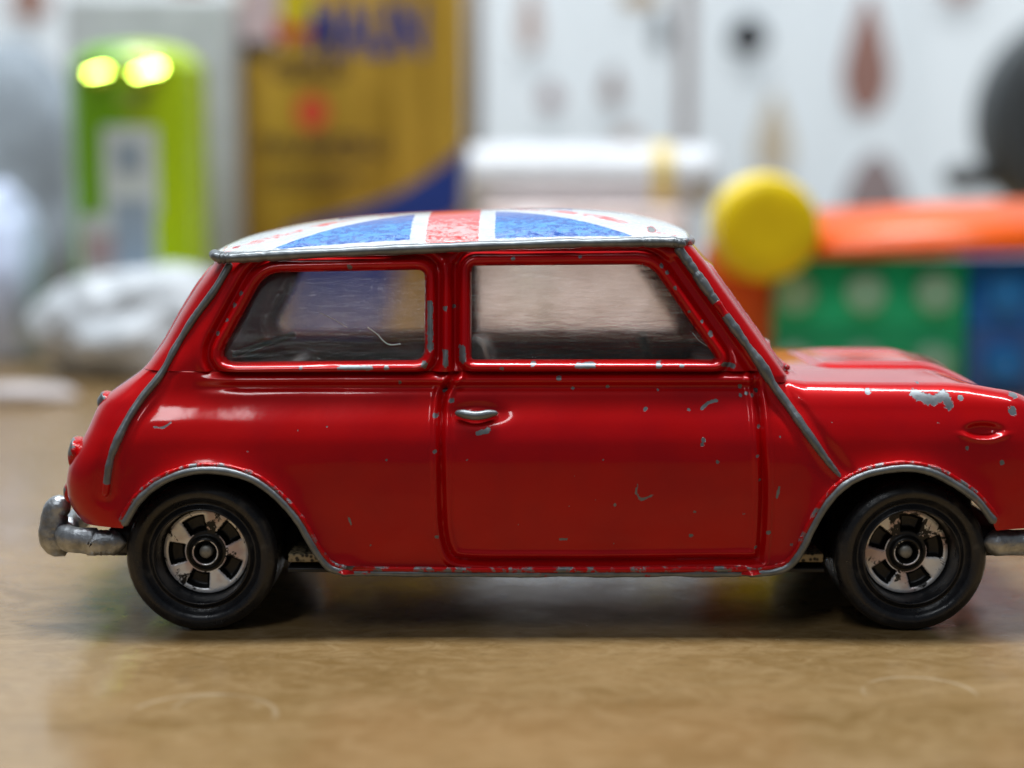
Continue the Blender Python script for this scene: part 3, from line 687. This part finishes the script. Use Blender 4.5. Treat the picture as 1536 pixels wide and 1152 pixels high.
# bumpers
def bumper(front):
    y0 = 1.17; pts = []
    zb = .515
    if front: xe, xs_, sg = side([(1600, 815)])[0][0]+.05, side([(1500, 815)])[0][0], 1
    else: xe, xs_, sg = side([(74, 815)])[0][0]-.0, side([(165, 815)])[0][0], -1
    for q in np.linspace(0, 1, 6): pts.append((xs_+(xe-sg*.22-xs_)*q, -y0, zb-.0))
    for a in np.linspace(0, math.pi/2, 10): pts.append((xe-sg*.22+sg*.22*math.sin(a), -y0+.22*(1-math.cos(a)), zb+.01))
    for y in np.linspace(-.85, .85, 20): pts.append((xe+sg*.05*(1-(y/.85)**2), y, zb+.01))
    pts = np.array(pts); near = pts[:16]; pts = np.vstack([pts, mirror(near)[::-1]])
    bmp = add('bumper', tube(dens(pts, 3), .075, 18, jitter=.05, squash=(1.0, .8)), M['zinc'], car)
    for y in (-1.0, 1.0):
        p = np.array([(xe+sg*.02, y, zb-.06), (xe+sg*.05, y, zb), (xe+sg*.045, y, zb+.08), (xe+sg*.035, y, zb+.15), (xe+sg*.0, y, zb+.19)])
        add('overrider', tube(catmull(p, 5), np.interp(np.linspace(0, 1, 21), [0, .2, .6, 1], [.07, .08, .075, .06]), 16, jitter=.04, squash=(1.1, 1.0)), M['zinc'], bmp)
bumper(False); bumper(True)
# rear lamps, lid hinges, headlamps, grille, wipers
def blob(name, c, r, parent, mat, wear):
    bm = bmesh.new(); bmesh.ops.create_uvsphere(bm, u_segments=32, v_segments=20, radius=1)
    me = bpy.data.meshes.new(name); bm.to_mesh(me); bm.free()
    co = np.zeros(len(me.vertices)*3); me.vertices.foreach_get('co', co); co = co.reshape(-1, 3)
    pwr = np.sign(co)*np.abs(co)**.85; n_ = .05*np.sin(co[:, [0]]*5+co[:, [2]]*4)+1
    co2 = pwr*np.array(r)*n_+np.array(c); me.vertices.foreach_set('co', co2.ravel())
    at = me.attributes.new('wear', 'FLOAT', 'POINT'); at.data.foreach_set('value', wear(co).astype(np.float32))
    return link(name, me, mat, parent)
for s_ in (-1, 1):
    k = 1. if s_ < 0 else 0.
    p = side([(108, 686)], .12)[0]; blob('tail_lamp', (p[0]+.0, s_*1.0, p[1]), (.050, .13, .10), car, M['paint'], lambda c: k*np.clip(1.15-1.0*np.hypot(c[:, 0]+.7, c[:, 2]-.6), 0, 1))
    p = side([(101, 742)], .12)[0]; blob('reflector', (p[0]+.0, s_*1.0, p[1]), (.055, .10, .075), car, M['paint'], lambda c: k*np.clip(.8-1.3*np.hypot(c[:, 0]+.8, c[:, 2]-.1), 0, 1))
    p = side([(153, 606)], .12)[0]; blob('boot_hinge', (p[0]-.0, s_*.92, p[1]), (.055, .10, .06), car, M['paint'], lambda c: k*np.clip(1.0-.9*np.hypot(c[:, 0]+.5, c[:, 2]-.3), 0, 1))
    p = side([(1575, 672)], .12)[0]
    V, Fc, a = lathe([(.001, .09), (.08, .085), (.13, .06), (.14, .05), (.16, .05), (.165, .02), (.16, -.06)], 48, 'x', (p[0], s_*.80, p[1])); add('headlamp', (V, Fc, a), M['chrome'], car)
p = side([(1597, 720)], .12)[0]
gr = bevbox('grille_surround', (p[0]-.02, -.52, p[1]-.14), (p[0]+.10, .52, p[1]+.16), .05, M['chrome'], car)
for k in range(6): bevbox('grille_bar', (p[0]+.09, -.47, p[1]-.10+k*.042), (p[0]+.115, .47, p[1]-.085+k*.042), .004, M['black'], gr)
for y in (-.72, .02):
    b0 = np.array([XFg(1.47)+.06, y, 1.475]); b1 = np.array([XFg(1.56)+.03, y+.62, 1.55])
    add('wiper', tube(dens(np.array([b0, (b0+b1)/2+[.01, 0, .0], b1]), 5), .022, 8, .3, jitter=.2), M['paint'], car)

p = U(1141, 517, -.45); blob('wiper_mount', (float(p[0]), -.45, float(p[1])), (.055, .2, .045), car, M['paint'], lambda c: .25+.25*c[:, 2])
# ------------------------------------------------------------------ table, wall
def plane(name, pts, mat):
    me = bpy.data.meshes.new(name); me.from_pydata(pts, [], [tuple(range(len(pts)))]); return link(name, me, mat, smooth=False)
tag(bevbox('table', (-60, -40, -2.5), (60, 34, 0), .15, M['table']), kind='structure')
def curtain_mat():  # translucent share added so the light behind brightens the backdrop
    m, nt, bs = newmat('printed_curtain'); out = nt.nodes['Material Output']
    bs.inputs['Base Color'].default_value = (.74, .79, .82, 1); bs.inputs['Roughness'].default_value = .8; bs.inputs['Specular IOR Level'].default_value = .1
    tl = N(nt, 'ShaderNodeBsdfTranslucent'); L(nt, mixc(nt, ramp(nt, noise(nt, .3, 3, .5, stretch=(1, 1, .2)), .3, .7), (.70, .76, .80), (.82, .87, .90)), tl.inputs[0])
    mx = N(nt, 'ShaderNodeMixShader'); mx.inputs[0].default_value = .5; L(nt, bs.outputs[0], mx.inputs[1]); L(nt, tl.outputs[0], mx.inputs[2]); L(nt, mx.outputs[0], out.inputs[0]); return m
cur_x = np.linspace(-75, 75, 400); cur_z = np.linspace(-8, 70, 12); CX, CZ = np.meshgrid(cur_x, cur_z)
CY = 36.25+.12*np.sin(CX*1.1)+.08*np.sin(CX*2.7+1)
wl = link('curtain', mesh_np('curtain', np.stack([CX, CY, CZ], -1).reshape(-1, 3), gridfaces(12, 400)), curtain_mat())
tag(wl, 'white curtain, brightened by an added light behind, printed with brown, beige and black teardrops', 'curtain')
DW = 36-YC
def at(px, py, D): x, z = U(px, py, YC+D); return float(x), float(z)
sc = lambda D: F/D
def drop(px, py, w, h, col, taper=1.0, name='printed_drop'):
    """teardrop printed on the wallpaper, point up"""
    x, z = at(px, py, DW); k = DW/F; n = 40; pts = []
    for a in np.linspace(0, 2*math.pi, n, endpoint=False):
        s = math.sin(a); c = math.cos(a); ww = 1-taper*.55*max(0, s)
        pts.append((x+c*w*k*ww, 35.97, z-h*.25*k+s*h*k*(1.35 if s > 0 else .75)))
    me = bpy.data.meshes.new(name); me.from_pydata(pts, [], [tuple(range(n))]); link(name, me, simple('print_ink', col, .7, 0, .1, .3), wl, False)
drop(1300, 85, 36, 85, (.26, .14, .12)); drop(1122, 55, 30, 26, (.02, .022, .028), .2); drop(1160, 205, 30, 60, (.50, .45, .36)); drop(1312, 290, 48, 55, (.26, .21, .22), .6)
drop(825, 145, 18, 18, (.30, .22, .23), .4); drop(918, 130, 17, 26, (.26, .20, .19)); drop(795, 25, 16, 50, (.42, .32, .29)); drop(990, 45, 14, 30, (.16, .18, .2), .5)
drop(45, 0, 32, 30, (.32, .20, .17), .4); drop(285, -5, 36, 34, (.38, .27, .25), .4); drop(940, 205, 20, 12, (.42, .33, .29), .2); drop(960, -5, 30, 14, (.45, .33, .2), .3)
drop(1440, -60, 34, 60, (.36, .24, .22)); drop(60, 330, 30, 60, (.36, .26, .24))
x, z = at(1030, 0, DW-2)
tag(bevbox('curtain_pole', (x-.22, 33.4, .0), (x+.12, 33.9, 40), .08, simple('dull_mauve', (.30, .25, .25), .5)), 'thin upright mauve-grey rod in front of the printed wall', 'rod')

# ------------------------------------------------------------------ things behind the car
plastic = lambda n, c, r=.25, v=.08: simple(n, c, r, 0, v, 2)
# green bottle
D = 24.5; x, zt = at(205, 66, D); R = 100/sc(D); y = YC+D
gb = empty('green_bottle', (x, y, 0), 'lime green bottle with pale label panels, left of the gold tin', 'bottle')
V, Fc, a = lathe(catmull([(.01, 0), (R*.9, .0), (R, .1), (R, zt*.5), (R, zt-.55), (R*.96, zt-.32), (R*.80, zt-.12), (R*.5, zt-.02), (.01, zt)], 6), 80, 'z')
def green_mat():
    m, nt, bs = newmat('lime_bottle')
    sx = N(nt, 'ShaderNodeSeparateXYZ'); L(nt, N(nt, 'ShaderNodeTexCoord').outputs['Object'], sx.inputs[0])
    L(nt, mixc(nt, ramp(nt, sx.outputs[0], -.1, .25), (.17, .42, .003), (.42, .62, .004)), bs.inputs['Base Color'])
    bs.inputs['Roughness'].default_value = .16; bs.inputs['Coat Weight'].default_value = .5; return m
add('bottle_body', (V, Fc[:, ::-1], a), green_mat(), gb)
lab = plastic('pale_label', (.58, .66, .66), .4); grl = plastic('grey_label', (.28, .36, .44), .4)
def cyl_patch(name, px0, px1, py0, py1, mat, lift=.02):
    xa_, z1_ = at(px0, py0, D-R); xb2, z0_ = at(px1, py1, D-R); q = R+lift
    a0_ = math.asin(max(-1, min(1, (xa_-x)/q))); a1_ = math.asin(max(-1, min(1, (xb2-x)/q))); n = 20; P = []
    for zz in (z0_, z1_):
        for aa in np.linspace(a0_, a1_, n): P.append((q*math.sin(aa), -q*math.cos(aa), zz))
    link(name, mesh_np(name, P, gridfaces(2, n)), mat, gb)
cyl_patch('label_panel', 152, 236, 190, 322, lab); cyl_patch('label_print', 172, 214, 212, 258, grl, .03)
cyl_patch('label_panel', 112, 236, 322, 520, lab); cyl_patch('label_print', 170, 228, 300, 420, grl, .03); cyl_patch('label_print', 120, 182, 350, 400, plastic('mauve_label', (.42, .33, .34), .5), .03)
cyl_patch('label_print', 176, 220, 130, 165, plastic('olive_label', (.22, .34, .03), .4), .03)
glint_mat = simple('lime_glint', (.75, .95, .12), .06, 1.0, .02)
for px_ in (148, 217):  # tilted mirror domes added to throw two bright glints
    dx_, dz_ = at(px_, 98, D-R); V, Fc, a = lathe([(r_, 1.5-math.sqrt(2.25-r_*r_)) for r_ in np.linspace(.001, .24, 10)]+[(.25, .09)], 32, 'y')
    o = add('added_glint_dome', (V, Fc, a), glint_mat, gb); o.location = (dx_-x, -R*.93+.0, dz_); o.rotation_euler = (-.74, 0, 0)
# milky pouch behind the bottle
D2 = 27; x0_, z1_ = at(92, -10, D2); x1_, _ = at(345, 30, D2)
tag(bevbox('white_carton', (x0_, YC+D2, 0), (x1_, YC+D2+1.2, z1_), .15, plastic('carton_white', (.46, .50, .52), .5)), 'plain pale carton standing behind the lime green bottle', 'carton')
# gold tin
D = 28; y = YC+D; x0_, zt = at(352, -60, D); x1_, _ = at(695, 0, D)
gt = empty('gold_tin', ((x0_+x1_)/2, y, 0), 'tall gold tin with blue lettering, red emblem and blue swoosh', 'tin'); gx = (x0_+x1_)/2; hw = (x1_-x0_)/2
def gold_mat():
    m, nt, bs = newmat('gold_print')
    sx = N(nt, 'ShaderNodeSeparateXYZ'); L(nt, N(nt, 'ShaderNodeTexCoord').outputs['Object'], sx.inputs[0])
    n = noise(nt, .8, 3, .5, stretch=(2.5, 1, .25))
    L(nt, mixc(nt, ramp(nt, n, .35, .68), (.36, .21, .018), (.62, .38, .05)), bs.inputs['Base Color'])
    bs.inputs['Metallic'].default_value = .35; bs.inputs['Roughness'].default_value = .38; return m
bevbox('tin_body', (-hw, 0, 0), (hw, 2.2, zt), .22, gold_mat(), gt)
def flat(name, pts_px, mat, parent, D, off, origin):
    P = [(at(a, b, D)[0]-origin[0], off, at(a, b, D)[1]) for a, b in pts_px]
    me = bpy.data.meshes.new(name); me.from_pydata(P, [], [tuple(range(len(P)))[::-1]]); return link(name, me, mat, parent, False)
navy = plastic('navy_ink', (.012, .04, .24), .4); ink = plastic('brown_ink', (.07, .04, .02), .5)
sw = [(700, 212)]+[tuple(q) for q in catmull([(690, 225), (650, 258), (600, 288), (540, 312), (430, 345)], 6)]+[(420, 520), (560, 520), (588, 470), (600, 400), (640, 345), (690, 320)]
flat('blue_swoosh', sw, navy, gt, D, -.006, (gx, 0))
flat('emblem', [(468+24*math.cos(t), 168+26*math.sin(t)) for t in np.linspace(0, 6.28, 24, endpoint=False)], plastic('red_ink', (.62, .07, .03), .4), gt, D, -.006, (gx, 0))
flat('badge', [(362, -60), (420, -60), (420, 70), (362, 60)], plastic('badge_white', (.62, .50, .52), .4), gt, D, -.006, (gx, 0))
flat('badge', [(421, -60), (470, -60), (470, 30), (455, 55), (421, 62)], plastic('badge_yellow', (.62, .50, .01), .4), gt, D, -.008, (gx, 0))
flat('badge', [(410, 28), (440, 40), (474, 36), (470, 56), (412, 60)], plastic('badge_red', (.50, .04, .04), .4), gt, D, -.011, (gx, 0))
flat('badge', [(355, 62), (412, 62), (405, 90), (358, 78)], plastic('badge_black', (.05, .04, .03), .4), gt, D, -.011, (gx, 0))
def text(body, px, py, h, wpx, mat, parent, D, off, origin, bold=0.):
    cu = bpy.data.curves.new('lettering', 'FONT'); cu.body = body; cu.align_x = 'CENTER'; cu.align_y = 'CENTER'; cu.size = h/sc(D)*1.4; cu.extrude = .004; cu.offset = bold
    o = bpy.data.objects.new('lettering', cu); S.collection.objects.link(o); bpy.context.view_layer.update()
    dg = bpy.context.evaluated_depsgraph_get(); me = bpy.data.meshes.new_from_object(o.evaluated_get(dg)); w0 = o.dimensions.x
    bpy.data.objects.remove(o); o = bpy.data.objects.new('lettering', me); S.collection.objects.link(o); me.materials.clear(); me.materials.append(mat)
    k = wpx/sc(D)/w0; cx, cz = at(px, py, D); o.parent = parent; o.location = (cx-origin[0], off, cz); o.rotation_euler = (math.pi/2, 0, 0); o.scale = (k, 1, 1)
text('MAUN', 552, 48, 74, 168, navy, gt, D, -.008, (gx, 0), .05)
text('GOLD', 465, 104, 26, 110, ink, gt, D, -.008, (gx, 0), .02)
text('BALANCE-U', 484, 220, 26, 190, ink, gt, D, -.008, (gx, 0), .02)
for q in range(3): flat('small_print', [(400, 258+q*10), (560-q*22, 258+q*10), (560-q*22, 262+q*10), (400, 262+q*10)], ink, gt, D, -.008, (gx, 0))
# right neighbour of the tin: grey strip carton
x0_, z1_ = at(702, -60, 30); x1_, _ = at(722, 0, 30)
tag(bevbox('grey_strip', (x0_, YC+30, 0), (x1_, YC+31.5, z1_), .05, plastic('grey_card', (.27, .25, .25), .5)), 'narrow grey card standing against the right side of gold tin', 'card')
# pink box with white roll on top
D = 26; x0_, z1_ = at(722, 312, D); x1_, _ = at(1028, 312, D)
pk_ = tag(bevbox('pink_box', (x0_, YC+D, 0), (x1_, YC+D+2.2, z1_), .12, plastic('pale_pink', (.84, .70, .67), .4)), 'low pale pink box seen through the car door window', 'box')
qa, qz = at(765, 330, D); qb, qy_ = at(832, 520, D); bevbox('added_bright_panel', (qa, YC+D-.02, .1), (qb, YC+D+.02, z1_-.1), 0, plastic('panel_bright', (.90, .88, .88), .4), pk_)  # panel added for the bright column seen through the door window
xa_, za_ = at(712, 268, D+1); xb2, _ = at(1075, 268, D+1); Rr_ = 48/sc(D)
rl = empty('white_roll', ((xa_+xb2)/2, YC+D+1.1, z1_+Rr_), 'white paper roll with yellow band lying on the pink box', 'paper roll'); hlr = (xb2-xa_)/2
add('roll_body', lathe(catmull([(.01, -hlr), (Rr_*.9, -hlr), (Rr_, -hlr+.1), (Rr_, 0), (Rr_, hlr-.35), (Rr_*.9, hlr-.08), (Rr_*.5, hlr), (.01, hlr)], 5), 48, 'x'), plastic('paper_white', (.60, .63, .67), .4), rl)
xc1 = at(1000, 268, D)[0]-(xa_+xb2)/2
add('roll_band', lathe([(Rr_+.01, xc1-.16), (Rr_+.03, xc1-.15), (Rr_+.03, xc1+.15), (Rr_+.01, xc1+.16)], 48, 'x'), plastic('band_yellow', (.66, .50, .12), .4), rl)

# toy bricks
PIT = .87
def brick(px, zb, D, nx, ny, col, stud, label, group):
    """brick lying on its side, studs towards the camera"""
    x, _ = at(px, 450, D); y = YC+D; h = .96
    b = empty('toy_brick', (x, y, zb), label, 'toy brick', group)
    bevbox('brick_body', (.01, 0, 0.004), (nx*PIT-.01, h, ny*PIT), .035, col, b)
    for i in range(nx):
        for j in range(ny):
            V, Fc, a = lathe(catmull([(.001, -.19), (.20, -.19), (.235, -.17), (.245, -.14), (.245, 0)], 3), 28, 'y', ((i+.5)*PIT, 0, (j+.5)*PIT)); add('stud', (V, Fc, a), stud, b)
G1 = plastic('brick_green', (.002, .68, .33), .28); G1_glint = plastic('green_stud_glint', (.34, .72, .54), .2); B1 = plastic('brick_blue', (.002, .20, .76), .28); B2 = plastic('brick_dull_blue', (.07, .20, .56), .3); B1s = plastic('brick_blue_stud', (.02, .26, .78), .2)  # green studs made paler to paint in their highlights
G2 = plastic('brick_mid_green', (.03, .55, .24), .3)
brick(1138, 0, 20.2, 3, 1, G2, G1_glint, 'mid green toy brick on the table, lower of the two green bricks', 'toy bricks')
brick(1138, .875, 20.2, 3, 1, G1, G1_glint, 'bright green toy brick directly under the orange arm', 'toy bricks')
brick(1454, 0, 20.2, 3, 1, B2, B1s, 'dull blue toy brick on the table at right edge', 'toy bricks')
brick(1454, .875, 20.2, 3, 1, B1, B1s, 'bright blue toy brick stacked right of the upper green brick', 'toy bricks')
# orange arm toy
D = 20; y = YC+D
OR = plastic('toy_orange', (.80, .11, .006), .3); YE = plastic('toy_yellow', (.90, .68, .004), .35)
tx, tz = at(1145, 342, D); ot = empty('toy_hammer', (tx, y, 0), 'orange plastic toy arm with round yellow hub resting over the bricks', 'toy')
V, Fc, a = lathe(catmull([(.01, -.5), (.42, -.5), (.58, -.46), (.62, -.36), (.62, .3), (.01, .32)], 5), 64, 'y', (0, 0, tz)); add('yellow_hub', (V, Fc, a), YE, ot)
x1_, zA = at(1640, 292, D); _, zB_ = at(1640, 378, D); _, zC_ = at(1200, 314, D); _, zD_ = at(1200, 388, D)
bm = bmesh.new(); vs_ = []
for (xx, zt_, zb2) in ((.35, zC_, zD_), (x1_-tx, zA, zB_)):
    for yy_ in (-.3, .75):
        vs_.append(bm.verts.new((xx, yy_, zb2))); vs_.append(bm.verts.new((xx, yy_, zt_-(.0 if yy_ > 0 else .42))))
for f in ((0, 1, 3, 2), (4, 6, 7, 5), (0, 4, 5, 1), (2, 3, 7, 6), (1, 5, 7, 3), (0, 2, 6, 4)): bm.faces.new([vs_[i] for i in f])
bmesh.ops.recalc_face_normals(bm, faces=bm.faces[:]); bmesh.ops.bevel(bm, geom=bm.edges[:], offset=.07, segments=3, affect='EDGES')
me = bpy.data.meshes.new('arm'); bm.to_mesh(me); bm.free(); link('arm', me, OR, ot)
x0_, z1_ = at(1062, 372, D); x2_, _ = at(1178, 300, D); _, z0_ = at(1062, 478, D)
V, Fc, a = lathe(catmull([(.01, 0), (.44, 0), (.47, .04), (.47, z0_+.72), (.40, z0_+.82), (.01, z0_+.84)], 4), 40, 'z', ((x0_+x2_)/2-tx, .5, 0)); add('post', (V, Fc[:, ::-1], a), OR, ot)
# dark round thing at right
D = 33; x, z = at(1645, 178, D); R = 168/sc(D); dk = plastic('dark_grey_plastic', (.045, .052, .058), .4)
dr_ = empty('dark_speaker', (x, YC+D, 0), 'large dark grey disc-shaped speaker at the top right', 'speaker')
add('disc_shell', lathe(catmull([(.01, -.5), (R*.8, -.5), (R*.95, -.4), (R, -.1), (R, .5), (R*.9, .9), (.01, .9)], 5), 72, 'y', (0, 0, z)), dk, dr_)
add('disc_ring', lathe(catmull([(R*.66, -.56), (R*.7, -.62), (R*.74, -.56)], 4), 60, 'y', (0, 0, z)), dk, dr_)
bevbox('stand', (-.9, -.3, 0), (.9, .8, z-R*.8), .1, dk, dr_)
x2, z2 = at(1437, 266, D); add('knob', tube(np.array([[x2-x, .2, z2], [x2-x+.5, .2, z2+.0], [x2-x+1.4, .25, z2+.05]]), [.3, .26, .22], 16), dk, dr_)
# crumpled things at left
def crumple(name, c, r, mat, seed, amp=.22):
    bm = bmesh.new(); bmesh.ops.create_icosphere(bm, subdivisions=5, radius=1); me = bpy.data.meshes.new(name); bm.to_mesh(me); bm.free()
    co = np.zeros(len(me.vertices)*3); me.vertices.foreach_get('co', co); co = co.reshape(-1, 3); q = np.random.default_rng(seed); d = np.zeros(len(co))
    for k in range(26):
        w = q.normal(0, 1, 3); w /= np.linalg.norm(w); f_ = q.uniform(1.5, 9); d += np.abs(np.sin(co@w*f_+q.uniform(0, 6)))/f_
    d = d/d.mean()-1; co = co*(1+amp*d[:, None]*2)*np.array(r); co[:, 2] = np.maximum(co[:, 2], -r[2]*.62); co[:, 2] += r[2]*.62
    me.vertices.foreach_set('co', co.ravel()); o = link(name, me, mat, None); o.location = c; return o
bag = simple('white_film', (.46, .50, .54), .3, 0, .25, 1.5)
x, _ = at(205, 470, 22.5); tag(crumple('plastic_bag', (x, YC+22.8, 0), (1.5, .9, .95), bag, 3, .36), 'crumpled white plastic bag in front of the lime bottle', 'bag')
x, _ = at(5, 470, 25); tag(crumple('tissue', (x, YC+25, 0), (.75, .7, 1.6), simple('bluish_tissue', (.52, .60, .80), .6, 0, .15, 2), 5), 'bluish white tissue wad standing at the left edge', 'tissue')
x, _ = at(-30, 200, 30); tag(crumple('grey_cloth', (x, YC+31, 0), (1.9, 1.0, 3.4), simple('grey_fabric', (.26, .31, .36), .7, 0, .15, 1.5), 8), 'tall blue-grey bundled cloth behind the tissue, left edge', 'cloth')
x, _ = at(20, 590, 19); tag(crumple('paper_scrap', (x-.2, YC+20, 0), (.7, .4, .12), simple('scrap_white', (.42, .38, .38), .6, 0, .1, 2), 9), 'low crumpled pale scrap of paper lying left of the car', 'paper scrap')
